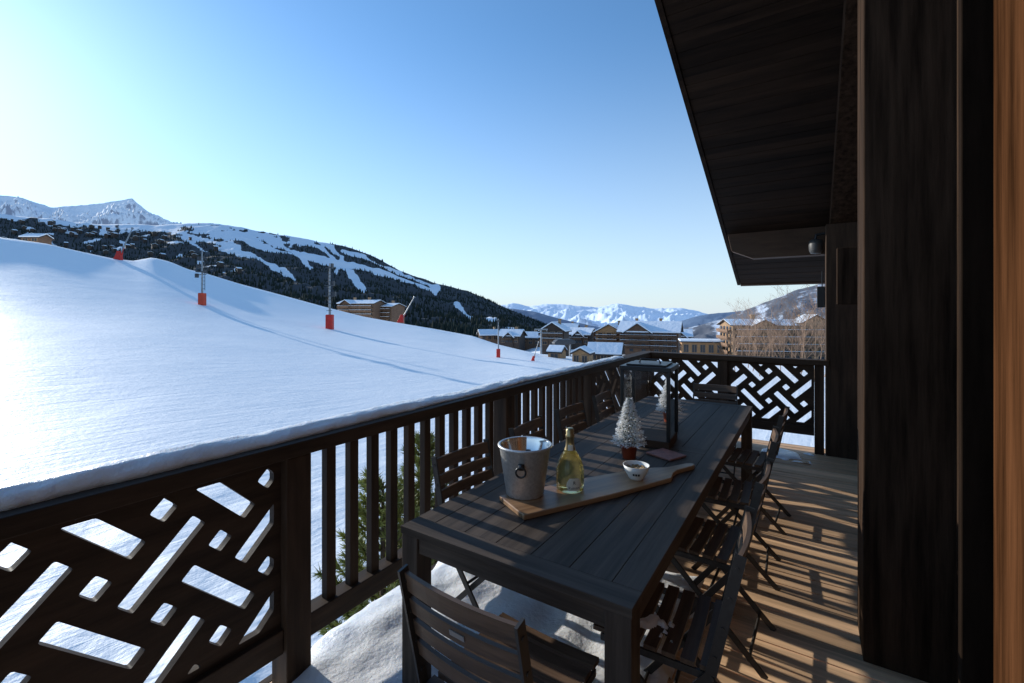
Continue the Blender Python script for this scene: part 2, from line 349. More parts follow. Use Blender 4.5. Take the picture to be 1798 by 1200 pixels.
# ------------------------------------------------------------ village
def building(name,label,px,py,Y,w_,d_,h,rh,ridge='y',floors=3,cols=4,wall='wA',yaw=0,group=None,balc=True,win=True,cat='chalet',loc=None,chim=True,ov=1.0,snowt=.45,flat=False,cross=(),bmt='balc'):
    p=loc if loc else W(px,py,Y)
    rt=thing(name,label,cat,p,YAW+yaw,group)
    bm=BM(); x=w_/2;y=d_/2
    box(bm,(-x,-y,-9),(x,y,h))
    if not flat:
        if ridge=='y': prism(bm,[(-x,h),(x,h),(0,h+rh)],-y,y,axis='y')
        else: prism(bm,[(-y,h),(y,h),(0,h+rh)],-x,x,axis='x')
    obj('wall',bm,M[wall],rt)
    hw=x if ridge=='y' else y; ln=(y if ridge=='y' else x)+ov; ax='y' if ridge=='y' else 'x'
    def slab(t0,t1,e):
        bm=BM(); sl=rh/hw; o=ov-e
        for s in (-1,1):
            pl=[(0,h+rh+t0),(s*(hw+o),h-sl*o+t0),(s*(hw+o),h-sl*o+t1),(0,h+rh+t1)]
            prism(bm,pl,-ln+e,ln-e,axis=ax)
        return bm
    if flat:
        bm=BM(); box(bm,(-x-ov*.6,-y-ov*.6,h+.01),(x+ov*.6,y+ov*.6,h+.35)); rf=obj('roof',bm,M['roofw'],rt)
        bm=BM(); box(bm,(-x-ov*.5,-y-ov*.5,h+.36),(x+ov*.5,y+ov*.5,h+.36+snowt)); obj('snow_cover',bm,M['snowroof'],rf)
    else:
        rf=obj('roof',slab(.02,.28,0),M['roofw'],rt); obj('snow_cover',slab(.29,.29+snowt,.12),M['snowroof'],rf)
        if chim:
            for cx in ((x*.35,-x*.5) if w_>16 else (x*.35,)):
                bm=BM(); cy=y*.2; top=h+rh+1.3; box(bm,(cx-.5,cy-.5,h),(cx+.5,cy+.5,top)); box(bm,(cx-.65,cy-.65,top+.01),(cx+.65,cy+.65,top+.2)); box(bm,(cx-.6,cy-.6,top+.21),(cx+.6,cy+.6,top+.5)); obj('chimney',bm,M['wC'],rf)
    for (u,cw,crh,ch) in cross:
        bm=BM(); y1=-y-.8; box(bm,(u-cw/2,y1,-9),(u+cw/2,-y+.5,ch)); prism(bm,[(u-cw/2,ch),(u+cw/2,ch),(u,ch+crh)],y1,0,axis='y'); g_=obj('gable_wing',bm,M[wall],rt)
        for nm,t0,t1,e,mt in (('gable_roof',.02,.28,0,'roofw'),('gable_snow',.29,.29+snowt,.12,'snowroof')):
            bm=BM(); sl_=crh/(cw/2); o=ov-e
            for s in (-1,1): prism(bm,[(u,ch+crh+t0),(u+s*(cw/2+o),ch-sl_*o+t0),(u+s*(cw/2+o),ch-sl_*o+t1),(u,ch+crh+t1)],y1-1.3+e,0,axis='y')
            obj(nm,bm,M[mt],g_)
        nf=max(1,int(ch/(h/floors)+.5))
        for fl in range(nf):
            for uu in (-cw*.24,cw*.24):
                z0=fl*h/floors+h/floors*.25; z1=z0+h/floors*.55; bm=BM(); box(bm,(u+uu-.75,y1-.07,z0),(u+uu+.75,y1+.05,z1)); obj('window',bm,M['win'],g_)
            if fl:
                z=fl*h/floors; bm=BM(); box(bm,(u-cw*.46,y1-1.3,z-.12),(u+cw*.46,y1-.01,z)); box(bm,(u-cw*.46,y1-1.3,z+.12),(u+cw*.46,y1-1.2,z+.95)); obj('gable_balcony',bm,M[bmt],g_)
    if win:
        fh_=h/floors
        for fl in range(floors):
            for sd in range(2):
                L_=w_ if sd==0 else d_; nc=cols if sd==0 else max(1,int(cols*d_/w_))
                for k in range(nc):
                    u=-L_/2+(k+.5)*L_/nc; ww=min(1.7,L_/nc*.55); z0=fl*fh_+fh_*.22; z1=fl*fh_+fh_*.82
                    if sd==0 and any(abs(u-c[0])<c[1]/2+.8 for c in cross): continue
                    bm=BM()
                    if sd==0: box(bm,(u-ww/2,-y-.08,z0),(u+ww/2,-y+.05,z1))
                    else: box(bm,(-x-.08,u-ww/2,z0),(-x+.05,u+ww/2,z1))
                    wo=obj('window',bm,M['win'],rt)
                    if Y<260 and sd==0:
                        bm=BM()
                        for (a,b,c,d) in ((u-ww/2-.15,z0-.15,u-ww/2-.01,z1+.15),(u+ww/2+.01,z0-.15,u+ww/2+.15,z1+.15),(u-ww/2,z0-.16,u+ww/2,z0-.01),(u-ww/2,z1+.01,u+ww/2,z1+.16),(u-.04,z0,u+.04,z1)):
                            box(bm,(a,-y-.14,b),(c,-y+.02,d))
                        obj('frame',bm,M['trim'],wo)
    if balc:
        fh_=h/floors
        for fl in range(1,floors):
            z=fl*fh_; bm=BM(); box(bm,(-x*.95,-y-1.4,z-.15),(x*.95,-y-.01,z)); 
            nb=max(6,int(w_/.9))
            box(bm,(-x*.95,-y-1.4,z+.85),(x*.95,-y-1.28,z+1.0)); box(bm,(-x*.95,-y-1.38,z+.12),(x*.95,-y-1.31,z+.62))
            for k in range(nb+1):
                u=-x*.95+k*x*1.9/nb; box(bm,(u-.06,-y-1.37,z),(u+.06,-y-1.3,z+.86))
            for u in (-x*.93,-x*.3,x*.3,x*.93): box(bm,(u-.12,-y-1.25,z),(u+.12,-y-1.02,z+fh_-.16))
            bo=obj('balcony',bm,M[bmt],rt)
            bm=BM(); box(bm,(-x*.95,-y-1.42,z+1.01),(x*.95,-y-1.26,z+1.12)); obj('balcony_snow',bm,M['snowroof'],bo)
            if d_>8:
                bm=BM(); box(bm,(-x-1.3,-y*.9,z-.15),(-x-.01,y*.9,z)); box(bm,(-x-1.3,-y*.9,z+.12),(-x-1.2,y*.9,z+.95)); obj('side_balcony',bm,M[bmt],rt)
    return rt
building('hotel','long brown balconied hotel just behind the crest of the snow slope',636,562,235,20,12,8.2,1.6,'x',4,8,'wA',yaw=R_(-14),cat='hotel',snowt=.25,cross=((-5,5,1.6,8.2),),ov=.8,bmt='balc2')
building('hotel','lower brown hotel wing at the right of the long hotel behind the slope crest',682,566,240,12,12,8.0,1.5,'x',4,5,'wA',yaw=R_(-20),cat='hotel',snowt=.25,ov=.8)
building('chalet','large timber chalet with wide snowy roof, tallest in the village beyond the railing',1142,618,190,23,15,8.5,3.6,'x',4,7,'wA',yaw=R_(-24),cross=((-4,10,3.4,8.3),))
building('chalet','honey timber chalet with steep gable adjoining the left of the large chalet',1078,614,205,12,14,8.0,3.2,'y',4,3,'wD',yaw=R_(-30))
building('chalet','dark chalet wing with snowy roof at the right of the large chalet',1190,618,215,11,14,7.5,2.6,'x',3,4,'wB',yaw=R_(-18),cross=((1,5,2.2,7),))
building('chalet','dark chalet behind the ski lift station with steep roof',975,606,180,9,9,5.8,2.8,'y',3,3,'wB',yaw=R_(-20))
building('chalet','small dark chalet between lift station and large chalet',1022,604,215,10,9,4.6,2.4,'x',2,3,'wB',yaw=R_(-28),cross=((0,4,1.8,4.2),))
building('chalet','tiny timber chalet with white roof behind the small dark chalet',1000,592,260,9,8,4.5,2.6,'x',2,3,'wA',yaw=R_(-20),balc=False)
building('chalet','low chalet with broad white roof, leftmost of the row behind the thin right pylon',862,598,240,12,9,3.0,2.2,'x',1,4,'wA',yaw=R_(14),balc=False)
building('chalet','low dark chalet with broad white roof, middle of the row right of the thin pylon',900,602,225,10,9,3.6,2.4,'x',2,3,'wB',yaw=R_(-20),balc=False,cross=((0,4,1.8,3.2),))
building('chalet','low timber chalet with white roof at the right of the row beside the lift station',934,604,235,10,9,3.4,2.2,'x',2,3,'wA',yaw=R_(-12),balc=False)
building('wooden_hut','small honey wooden hut with snowy roof beside the slope, leftmost of three',978,634,100,3.0,3,2.0,.9,'x',1,1,'wD',balc=False,cat='hut',chim=False,ov=.4,snowt=.3,yaw=R_(-28))
building('wooden_hut','honey wooden hut with square windows, middle of three by the slope',1023,639,92,3.4,3,2.1,.9,'y',1,2,'wD',balc=False,cat='hut',chim=False,ov=.4,snowt=.3,yaw=R_(-25))
building('wooden_hut','wide low hut under a long white snowy roof, rightmost of three by the slope',1063,632,105,7,5,1.6,1.8,'x',1,3,'wB',balc=False,cat='hut',chim=False,ov=.6,snowt=.35,yaw=R_(-20))
building('long_shed','low honey timber building with flat snowy roof left of the bare trees',1238,622,150,15,9,4.0,1,'x',1,6,'wD',balc=False,cat='building',flat=True,yaw=R_(-16))
building('residence','wide tan balconied residence behind the bare trees beyond the far railing',1374,632,140,33,12,10.6,1.5,'x',5,12,'wC',yaw=R_(-8),cat='building',cross=((-8,6,1.5,10.6),(6,7,2.0,11.6)),snowt=.12,bmt='balc2',ov=.8)
rnd=random.Random(3); k=0; hill=[]
pr=None
while k<66:
    px=rnd.uniform(5,430); cr=interp(CREST,px); 
    if k<50: px=rnd.uniform(5,300)
    py=rnd.uniform(interp(TREE,px)+2,cr-1)
    v=(600-py)/(600-interp(MAIN,px)); p,_,_=surfM(px,v)
    if pr is None:
        pr=building('hillside_chalet','tiny dark chalet with snowy roof among firs on the far left hillside',0,0,1000,15,11,6,3,'y',2,3,'wB',group='chalets on the far hillside',loc=p+Vector((0,0,8)),balc=False,chim=False,snowt=1.0)
    else: dup(pr,p+Vector((0,0,8)),YAW+rnd.uniform(-.9,.9),scale=rnd.uniform(.7,1.3))
    k+=1
building('slope_hut','small hut with snowy roof on the crest of the slope at the far left',64,427,150,6,4,1.5,1.0,'x',1,2,'wA',balc=False,cat='hut',chim=False,ov=.5,snowt=.35)
# ------------------------------------------------------------ pylons
def pylon(px,py,ptop,label,style,pad):
    p,Y=hit(px,py); H=(py-ptop)/F*Y; t=thing('slope_pylon',label,'pylon',p,YAW)
    s=H/10.; bm=BM(); tube(bm,[(0,0,-1),(0,0,H*.5),(0,0,H)],[.22*s,.16*s,.10*s],10); obj('pole',bm,M['steel'],t,smooth=False)
    bm=BM(); ph=H*.22; box(bm,(-.5*s,-.5*s,-.6),(.5*s,.5*s,ph)); obj('base_pad',bm,M[pad],t,bevel=.12*s)
    if style==1:
        for z,l in ((.55,1.5),(.72,1.2),(.86,.8)):
            bm=BM(); bar(bm,(-l*s*.6,0,H*z),(l*s*.5,0,H*z+.15*s),.12*s,.12*s,Vector((0,1,0))); box(bm,(-l*s*.6-.25*s,-.3*s,H*z-.5*s),(-l*s*.6+.1*s,.3*s,H*z+.25*s)); obj('lamp_arm',bm,M['darksteel'],t)
        bm=BM(); 
        for q in range(9): bar(bm,(.2*s,-.1*s,H*(.3+q*.07)),(.55*s,-.1*s,H*(.3+q*.07)),.06*s,.06*s,Vector((0,1,0)))
        tube(bm,[(.55*s,-.1*s,H*.27),(.55*s,-.1*s,H*.93)],.05*s,6); obj('ladder',bm,M['darksteel'],t)
        bm=BM(); box(bm,(-.9*s,-.5*s,H*.6),(.7*s,.5*s,H*.615)); obj('platform',bm,M['darksteel'],t)
    elif style==2:
        bm=BM()
        for q in range(12): bar(bm,(-.42*s,-.2*s,H*(.28+q*.055)),(.42*s,-.2*s,H*(.28+q*.055)),.06*s,.06*s,Vector((0,1,0)))
        obj('rung_ladder',bm,M['darksteel'],t)
        for z,l in ((.5,.9),(.66,.7),(.93,.5)):
            bm=BM(); box(bm,(-l*s,-.35*s,H*z),(l*s,.35*s,H*z+.1*s)); box(bm,(l*s*.55,-.3*s,H*z+.1*s),(l*s,.3*s,H*z+.7*s)); obj('equipment_bracket',bm,M['darksteel'],t)
    else:
        bm=BM(); box(bm,(-.45*s,-.3*s,H*.93),(.45*s,.3*s,H*.955)); box(bm,(-.4*s,-.25*s,H*.84),(-.12*s,.25*s,H*.93)); box(bm,(.12*s,-.25*s,H*.7),(.4*s,.25*s,H*.8)); obj('lamp_arm',bm,M['darksteel'],t)
pylon(355,536,440,'grey pylon with lamp arms and orange padded foot, left on the slope',1,'orangepad')
pylon(579,578,463,'tall grey pylon with rungs and red padded foot in the middle of the slope',2,'redpad')
pylon(875,628,560,'slim grey pylon with red padded foot at the right end of the slope',3,'redpad')
def lance(px,py,tx,ty,label,ln=1):
    p,Y=hit(px,py); Y=min(Y,150); p=W(px,py,Y); q=W(tx,ty,Y); d=q-p; t=thing('snow_lance',label,'snow lance',p,0)
    s=d.length/9
    bm=BM(); tube(bm,[d*.12,d*.75,d],[.2*s,.15*s,.1*s],8); tube(bm,[d*.95,d*1.0],[.28*s,.28*s],8); obj('lance_pole',bm,M['steel'],t)
    bm=BM(); r=Vector((cs,sn,0)); prism(bm,[(-1.1*s,-.3),(1.0*s,-.3),(.85*s,1.0*s),(1.0*s,2.1*s),(.1*s,2.2*s),(-.3*s,1.1*s)],-.5*s,.5*s,Matrix.Rotation(YAW,4,'Z'),axis='y'); obj('lance_base',bm,M['redpad'],t,bevel=.08*s)
    bm=BM(); tube(bm,[Vector((0,0,1.2*s))+r*1.0*s,d*.45],.08*s,6); obj('support_strut',bm,M['redpad'],t)
lance(207,456,233,400,'leaning snow lance with red foot near the crest at upper left')
lance(703,565,728,521,'leaning snow lance with red foot in front of the brown hotel wing')
lance(935,634,946,600,'short red snow lance at the bottom right edge of the slope')
p=W(950,615,150); t=thing('lift_tower','grey steel ski lift tower with crossarm in front of the dark chalet','lift tower',p,YAW)
bm=BM(); tube(bm,[(0,0,-4),(0,0,7)],[.4,.25],10); obj('pole',bm,M['steel'],t)
bm=BM(); box(bm,(-2.2,-.2,6.6),(2.2,.2,7)); obj('crossarm',bm,M['steel'],t)
for s in (-1,1):
    bm=BM(); box(bm,(s*2.0-.12,-2,6.2),(s*2.0+.12,2,6.45)); obj('sheave_beam',bm,M['darksteel'],t)
p=W(990,622,140); t=thing('lift_station','dark steel ski lift station canopy on legs left of the large chalet','lift station',p,YAW+.2)
bm=BM(); prism(bm,[(-3.2,2.8),(3.0,3.2),(3.4,3.8),(2.4,4.6),(-2.4,4.5),(-3.5,3.5)],-1.6,1.6,axis='y'); obj('canopy',bm,M['darksteel'],t,bevel=.2)
for x in (-2,2):
    bm=BM(); tube(bm,[(x,0,-4),(x,0,2.95)],.3,8); obj('leg',bm,M['steel'],t)
# ------------------------------------------------------------ bare trees
def baretree(seed,h):
    rn=random.Random(seed); bt=BM(); bc=BM()
    def br(bm,p,d,l,r,lev):
        pts=[p];rr=[r];q=p.copy();dd=d.copy()
        for k in range(3):
            dd=(dd+Vector((rn.uniform(-.15,.15),rn.uniform(-.15,.15),.06))).normalized(); q=q+dd*l/3; pts.append(q.copy()); rr.append(r*(1-.28*(k+1)))
        tube(bm,pts,rr,3 if lev else 6,cap=False)
        if lev<3:
            for k in range((9,5,4)[lev]):
                t=rn.uniform(.25,1) if lev else rn.uniform(.3,1); i=min(2,int(t*3)); a=pts[i].lerp(pts[i+1],t*3-i)
                ang=rn.uniform(0,6.28); nd=(dd+Vector((math.cos(ang),math.sin(ang),0))*rn.uniform(.4,.8)).normalized()
                br(bc,a,nd,l*rn.uniform(.4,.6),max(.015,r*.4),lev+1)
    br(bt,Vector((0,0,-1)),Vector((0,0,1)),h,.08,0)
    t=thing('bare_tree','x','tree'); obj('trunk',bt,M['twig'],t,fix=False); obj('crown',bc,M['twig'],t,fix=False)
    return t
protos=[baretree(i,h) for i,h in ((1,8),(2,7),(3,9))]
spots=[(1292,60,.8),(1312,75,.9),(1335,55,.75),(1362,62,.8),(1385,66,1.05),(1405,50,.85),(1428,48,1.05),(1445,55,1.2),(1270,80,.7),(1300,90,1.0),(1324,82,1.0),(1350,88,1.05),(1374,78,1.0),(1395,85,1.1),(1416,74,1.1),(1438,80,1.2),(1320,66,.85),(1348,72,.9),(1372,58,.8),(1410,64,.95)]
lb='leafless twiggy tree in the stand before the wide tan residence'
for i,(px,Y,sc) in enumerate(spots):
    q=W(px,600,Y); q.z=gz(q.x,q.y)
    if i<3:
        protos[i].location=q; protos[i].scale=(sc,)*3; tag(protos[i],lb,None,'bare trees before the tan residence')
    else: dup(protos[i%3],q,rnd.uniform(0,6),lb,'bare trees before the tan residence',sc)
# ------------------------------------------------------------ pine beyond the rail
def pine(name,label,px,Y,topy,rad,seed):
    q=W(px,600,Y); q.z=gz(q.x,q.y); top=W(px,topy,Y).z; H=top-q.z; rn=random.Random(seed)
    t=thing(name,label,'tree',q)
    bm=BM(); tube(bm,[(0,0,-.5),(0,0,H*.6),(0,0,H-.1)],[.07,.04,.012],8); tb=bm
    bn=BM(); z=H-2.9
    while z<H-.05:
        L=min(rad*1.6,rad*.25+(H-z)*.42); nb=9
        for k in range(nb):
            a=rn.uniform(0,6.28); l=L*rn.uniform(.6,1.1); up=rn.uniform(.35,.8)
            p0=Vector((0,0,z)); d=Vector((math.cos(a),math.sin(a),up)).normalized(); p1=p0+d*l*.6; p2=p1+(d+Vector((0,0,.6))).normalized()*l*.4
            tube(tb,[p0,p1,p2],[.012,.008,.004],4,cap=False)
            ns=int(40+l*260)
            for q_ in range(ns):
                tt=rn.random()**.6*1.02; c=p0.lerp(p1,tt/.6) if tt<.6 else p1.lerp(p2,(tt-.6)/.4)
                dd=(d*1.1+Vector((rn.gauss(0,.7),rn.gauss(0,.7),rn.gauss(.3,.5)))).normalized(); ln=rn.uniform(.06,.11); s=dd.orthogonal().normalized(); s=Matrix.Rotation(rn.uniform(0,3),3,dd)@s*.007
                vs=[bn.verts.new(c-s),bn.verts.new(c+s),bn.verts.new(c+dd*ln)]; bn.faces.new(vs)
        z+=.11
    obj('trunk',tb,M['bark'],t,fix=False); obj('crown',bn,M['pine'],t,fix=False)
pine('pine_tree','green bushy young pine seen through the balusters near the first post',672,4.1,830,.48,1)
pine('pine_tree','slimmer green pine seen through the balusters behind the ice bucket',742,4.7,758,.28,2)
# ------------------------------------------------------------ deck
bm=BM(); y=-2.0
while y<6.38:
    box(bm,(-1.95,y+.0035,-.03),(.51,y+.1425,random.uniform(-.0015,.0015))); y+=.146
d=obj('deck',bm,M['deck'],bevel=.003); tag(d,'weathered timber deck boards of the balcony','deck',kind='structure')
bm=BM()
for x in (-1.93,-1.2,-.5,.2): box(bm,(x-.03,-2,-.2),(x+.03,6.4,-.031))
box(bm,(-1.99,-2,-.3),(-1.955,6.42,.0)); box(bm,(-1.95,6.405,-.3),(.5,6.44,.0))
d=obj('deck_frame',bm,M['rail']); tag(d,'dark joists and edge boards under the balcony deck','deck frame',kind='structure')
# ------------------------------------------------------------ railing
rl=thing('balcony_railing','dark timber railing with balusters and diagonal cut-out panels around the balcony','railing',(-1.84,0,0))
def rp(name,bm,m,bev=.004):
    bmesh.ops.translate(bm,verts=bm.verts,vec=(1.84,0,0)); return obj(name,bm,M[m],rl,bevel=bev)
bm=BM(); box(bm,(-1.93,-2,1.0),(-1.77,6.29,1.06)); rp('handrail',bm,'rail')
bm=BM(); box(bm,(-1.768,6.13,1.0),(.19,6.29,1.06)); rp('handrail',bm,'railx')
POSTS=[-.85,1.11,2.72,4.22,6.21]
for y in POSTS:
    bm=BM(); box(bm,(-1.895,y-.055,-.3),(-1.782,y+.055,.998)); rp('post',bm,'railz')
for x in (-.883,.10):
    bm=BM(); box(bm,(x-.045,6.155,-.02),(x+.045,6.265,.998)); rp('post',bm,'railz')
def lattice(u0,u1,v0,v1,cu,cv,mx,name):
    P=.352; polys=[]
    def rect(cx,cy,l,w_,sg):
        c=math.sqrt(.5); d=(c,c*sg); n=(-c*sg,c)
        return [(cx+d[0]*a+n[0]*b,cy+d[1]*a+n[1]*b) for a,b in ((-l/2,-w_/2),(l/2,-w_/2),(l/2,w_/2),(-l/2,w_/2))]
    for i in range(-12,13):
        for j in range(-5,6):
            x=cu+i*P;y=cv+j*P
            polys+= [rect(x,y,.30,.058,1),rect(x+P/2,y+P/2,.30,.058,-1),rect(x+P/2,y,.058,.058,1),rect(x,y+P/2,.058,.058,1)]
    m_=.028
    def clip(poly,f,inter):
        out=[]
        for a,b in zip(poly,poly[1:]+poly[:1]):
            fa,fb=f(a),f(b)
            if fa>=0: out.append(a)
            if fa*fb<0: t=fa/(fa-fb); out.append((a[0]+(b[0]-a[0])*t,a[1]+(b[1]-a[1])*t))
        return out
    keep=[]
    for pl in polys:
        for f in (lambda p:p[0]-u0-m_,lambda p:u1-m_-p[0],lambda p:p[1]-v0-m_,lambda p:v1-m_-p[1]):
            if pl: pl=clip(pl,f,None)
        if len(pl)<3: continue
        ar=abs(sum(a[0]*b[1]-b[0]*a[1] for a,b in zip(pl,pl[1:]+pl[:1])))/2
        if ar<.0006: continue
        out=[]
        n=len(pl)
        for k in range(n):
            a,b,c=Vector(pl[k-1]),Vector(pl[k]),Vector(pl[(k+1)%n])
            r=min(.008,(a-b).length*.3,(c-b).length*.3)
            if r<1e-4: continue
            p=b+(a-b).normalized()*r; q=b+(c-b).normalized()*r; out+= [p,(p+q)/4+b/2,q]
        keep.append(out)
    cu_=bpy.data.curves.new('c','CURVE'); cu_.dimensions='2D'; cu_.fill_mode='BOTH'; cu_.extrude=.016
    for pl in [[(u0,v0),(u1,v0),(u1,v1),(u0,v1)]]+keep:
        s=cu_.splines.new('POLY'); s.points.add(len(pl)-1); s.use_cyclic_u=True
        for k,p in enumerate(pl): s.points[k].co=(p[0],p[1],0,1)
    o=bpy.data.objects.new('c',cu_); COL.objects.link(o); C.view_layer.update()
    me=bpy.data.meshes.new_from_object(o.evaluated_get(C.evaluated_depsgraph_get()))
    bpy.data.objects.remove(o); me.transform(mx); me.name=name
    return me
mY=Matrix(((0,0,1,0),(1,0,0,0),(0,1,0,0),(0,0,0,1)))
for (a,b) in ((-.793,1.053),(4.277,6.153)):
    me=lattice(a,b,.30,.998,.648,.754,mY,'lattice_panel'); link('lattice_panel',me,M['rail'],rl)
for (a,b) in ((-1.78,-.93),(-.836,.053)):
    mX=Matrix(((1,0,0,1.84),(0,0,-1,6.21),(0,1,0,0),(0,0,0,1)))
    me=lattice(a,b,.30,.998,-.75,.72,mX,'lattice_panel'); link('lattice_panel',me,M['railx'],rl)
for a,b in zip(POSTS,POSTS[1:]):
    bm=BM(); box(bm,(-1.885,a+.057,.20),(-1.80,b-.057,.299)); rp('bottom_rail',bm,'rail')
for a,b in ((-1.78,-.93),(-.836,.053)):
    bm=BM(); box(bm,(a,6.17,.20),(b,6.25,.299)); rp('bottom_rail',bm,'railx')
for a,b in ((1.11,2.72),(2.72,4.22)):
    n_=11 if a<2 else 10
    for k in range(n_):
        y=a+.055+(b-a-.11)*(k+1)/(n_+1); bm=BM(); box(bm,(-1.860,y-.0235,.2995),(-1.820,y+.0235,.9995)); rp('baluster',bm,'railz',.002)
# snow on the handrail
def snowroll(name,label,p0,p1,w0,h0fn,nseg,seed,cat='snow'):
    bm=BM(); rings=[]; p0=Vector(p0);p1=Vector(p1); d=(p1-p0).normalized(); s=Vector((d.y,-d.x,0)); L=(p1-p0).length
    for i in range(nseg+1):
        t=i/nseg; c=p0.lerp(p1,t); T=t*L
        h=h0fn(T)*(1+.45*noise.noise(Vector((T*1.3,seed,0)))+.20*noise.noise(Vector((T*5,seed,4)))+.09*noise.noise(Vector((T*17,seed,4))))
        wd=w0*(1+.38*noise.noise(Vector((T*1.5,seed,9)))+.30*noise.noise(Vector((T*5,seed,2)))+.16*noise.noise(Vector((T*18,seed,2))))
        e=min(1,min(t,1-t)*L/.12)**.5; h=max(.004,h*e); wd*=max(.15,e)
        ring=[]
        for k in range(15):
            a=math.pi*k/14; x=math.cos(a); z=math.sin(a)
            x=math.copysign(abs(x)**.7,x)-.25*z; z=z**.75
            n3=noise.noise(Vector((x*2.5+T*2,T*7,seed)))
            ring.append(bm.verts.new(c+s*((x+.06*n3*z)*wd/2)+Vector((0,0,z*(h+.007*n3)))))
        rings.append(ring)
    for A,B in zip(rings,rings[1:]):
        for k in range(14): bm.faces.new([A[k],A[k+1],B[k+1],B[k]])
        bm.faces.new([A[14],A[0],B[0],B[14]])
    bm.faces.new(rings[0]); bm.faces.new(rings[-1][::-1])
    o=obj(name,bm,M['snowcap'],smooth=True); return tag(o,label,cat)
snowroll('snow_ridge','long ridge of packed snow lying on the left handrail',(-1.875,-1.9,1.0605),(-1.875,5.3,1.0605),.105,lambda y:interp([(0,.058),(2.2,.052),(3,.040),(4,.032),(6,.022),(8,.016)],y),600,3)
# snow patches on the deck
def patch(name,label,x0,x1,y0,y1,th,seed,hh,nx=90,ny=120,sc=1.6,z=.004):
    bm=BM(); g={}
    def f(x,y):
        ed=min(x-x0,x1-x,y-y0,y1-y); wv=min(.25,(x1-x0)*.3)
        return noise.fractal(Vector((x*sc,y*sc,seed)),1.1,2,4)-th-max(0,wv-ed)*(.55/wv)
    for i in range(nx+1):
        for j in range(ny+1):
            x=lerp(x0,x1,i/nx);y=lerp(y0,y1,j/ny);v=f(x,y)
            g[i,j]=(x,y,v)
    vs={}
    def V(i,j):
        if (i,j) not in vs:
            x,y,v=g[i,j]; h=hh*(1-math.exp(-max(0,v)*5))+.3*hh*noise.noise(Vector((x*6,y*6,seed)))*min(1,max(0,v)*5)
            vs[i,j]=bm.verts.new((x,y,z+max(0,h) if v>0 else z-.008))
        return vs[i,j]
    for i in range(nx):
        for j in range(ny):
            if max(g[a][2] for a in ((i,j),(i+1,j),(i,j+1),(i+1,j+1)))>0: bm.faces.new([V(i,j),V(i+1,j),V(i+1,j+1),V(i,j+1)])
    o=obj(name,bm,M['snowcap'],smooth=True); tag(o,label,'snow')
patch('snow_patch','lumpy white snow lying on the deck under the near end of the table',-1.93,-.50,.40,2.80,-.74,3,.085)
patch('snow_patch','thin crust of snow along the deck under the far half of the table',-1.90,-1.0,2.8,6.1,-.25,8,.04)
patch('snow_patch','snow remains on the deck at the foot of the far railing',-1.2,.10,5.7,6.15,-.2,15,.02,sc=2.4)
patch('snow_clump','bits of frozen snow on the seat of the nearest walkway side chair',-.52,-.39,1.60,1.72,-.12,21,.012,24,24,16,.474)
# ------------------------------------------------------------ chalet (house we stand at)
ch=thing('chalet_facade','dark timber chalet facade with columns and overhanging roof at the right','chalet',(.52,2,0))
def cp(name,bm,m,bev=0,par=None):
    bmesh.ops.translate(bm,verts=bm.verts,vec=(-.52,-2,0)); return obj(name,bm,M[m] if isinstance(m,str) else m,par or ch,bevel=bev)
RV=-.947
def zs(y): return EYE+.433+.401*(8-y)
def slopebox(bm,x0,x1,y0,y1,b0,b1):
    vs=[bm.verts.new((x,y,zs(y)+b)) for b in (b0,b1) for y in (y0,y1) for x in (x0,x1)]
    for f in ((0,2,3,1),(4,5,7,6),(0,1,5,4),(2,6,7,3),(0,4,6,2),(1,3,7,5)): bm.faces.new([vs[i] for i in f])
bm=BM(); y=-3.04
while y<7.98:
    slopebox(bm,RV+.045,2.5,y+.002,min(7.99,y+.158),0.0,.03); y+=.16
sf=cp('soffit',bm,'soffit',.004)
bm=BM(); slopebox(bm,RV+.01,2.5,-3.04,7.99,.031,.28); rf=cp('roof',bm,'roofw')
bm=BM(); slopebox(bm,RV+.05,2.5,-3.0,7.9,.285,.6); s_=cp('snow_cover',bm,'snowcap'); s_.parent=rf
bm=BM(); slopebox(bm,RV,RV+.043,-3.04,8.0,-.012,.27); cp('verge_board',bm,'soffit')
bm=BM(); slopebox(bm,RV+.045,2.5,7.992,8.03,-.015,.25); cp('eave_board',bm,'beam')
bm=BM(); y0=6.55; prism(bm,[(RV+.05,zs(y0)+.02),(.5,zs(y0)+.02),(.5,zs(y0)-.33),(-.6,zs(y0)-.33),(RV+.10,zs(y0)-.22)],y0,y0+.2,axis='y'); cp('purlin',bm,'beam',.006)
bm=BM(); slopebox(bm,.20,.44,2.95,7.2,-.2,-.002); cp('wall_plate',bm,'column',.004)
bm=BM(); box(bm,(.16,6.15,-.03),(.46,6.42,2.575)); cp('column',bm,'railz',.006)
bm=BM(); box(bm,(.21,2.63,-.03),(.585,2.93,zs(2.93)-.01)); cp('column',bm,'column',.006)
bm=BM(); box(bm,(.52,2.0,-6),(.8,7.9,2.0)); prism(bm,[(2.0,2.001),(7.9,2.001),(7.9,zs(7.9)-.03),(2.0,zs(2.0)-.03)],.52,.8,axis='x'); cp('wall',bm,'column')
bm=BM(); box(bm,(.326,1.6,-.03),(.50,1.628,5)); cp('door_frame',bm,'darkframe',.003)
bm=BM(); box(bm,(.30,.62,-.03),(.50,1.26,5)); cp('door_post',bm,'warm',.012)
bm=BM(); box(bm,(.50,-2,-.03),(.8,1.998,5)); cp('side_wall',bm,'column')
bm=BM(); box(bm,(.19,4.5,1.66),(.36,4.56,2.115)); box(bm,(.30,4.56,1.7),(.52,4.6,2.0)); cp('shutter_box',bm,'column',.006)
t=thing('outdoor_lamp','round dark grey outdoor lamp fixed beside the far column under the roof beam','lamp',(.07,6.42,2.38))
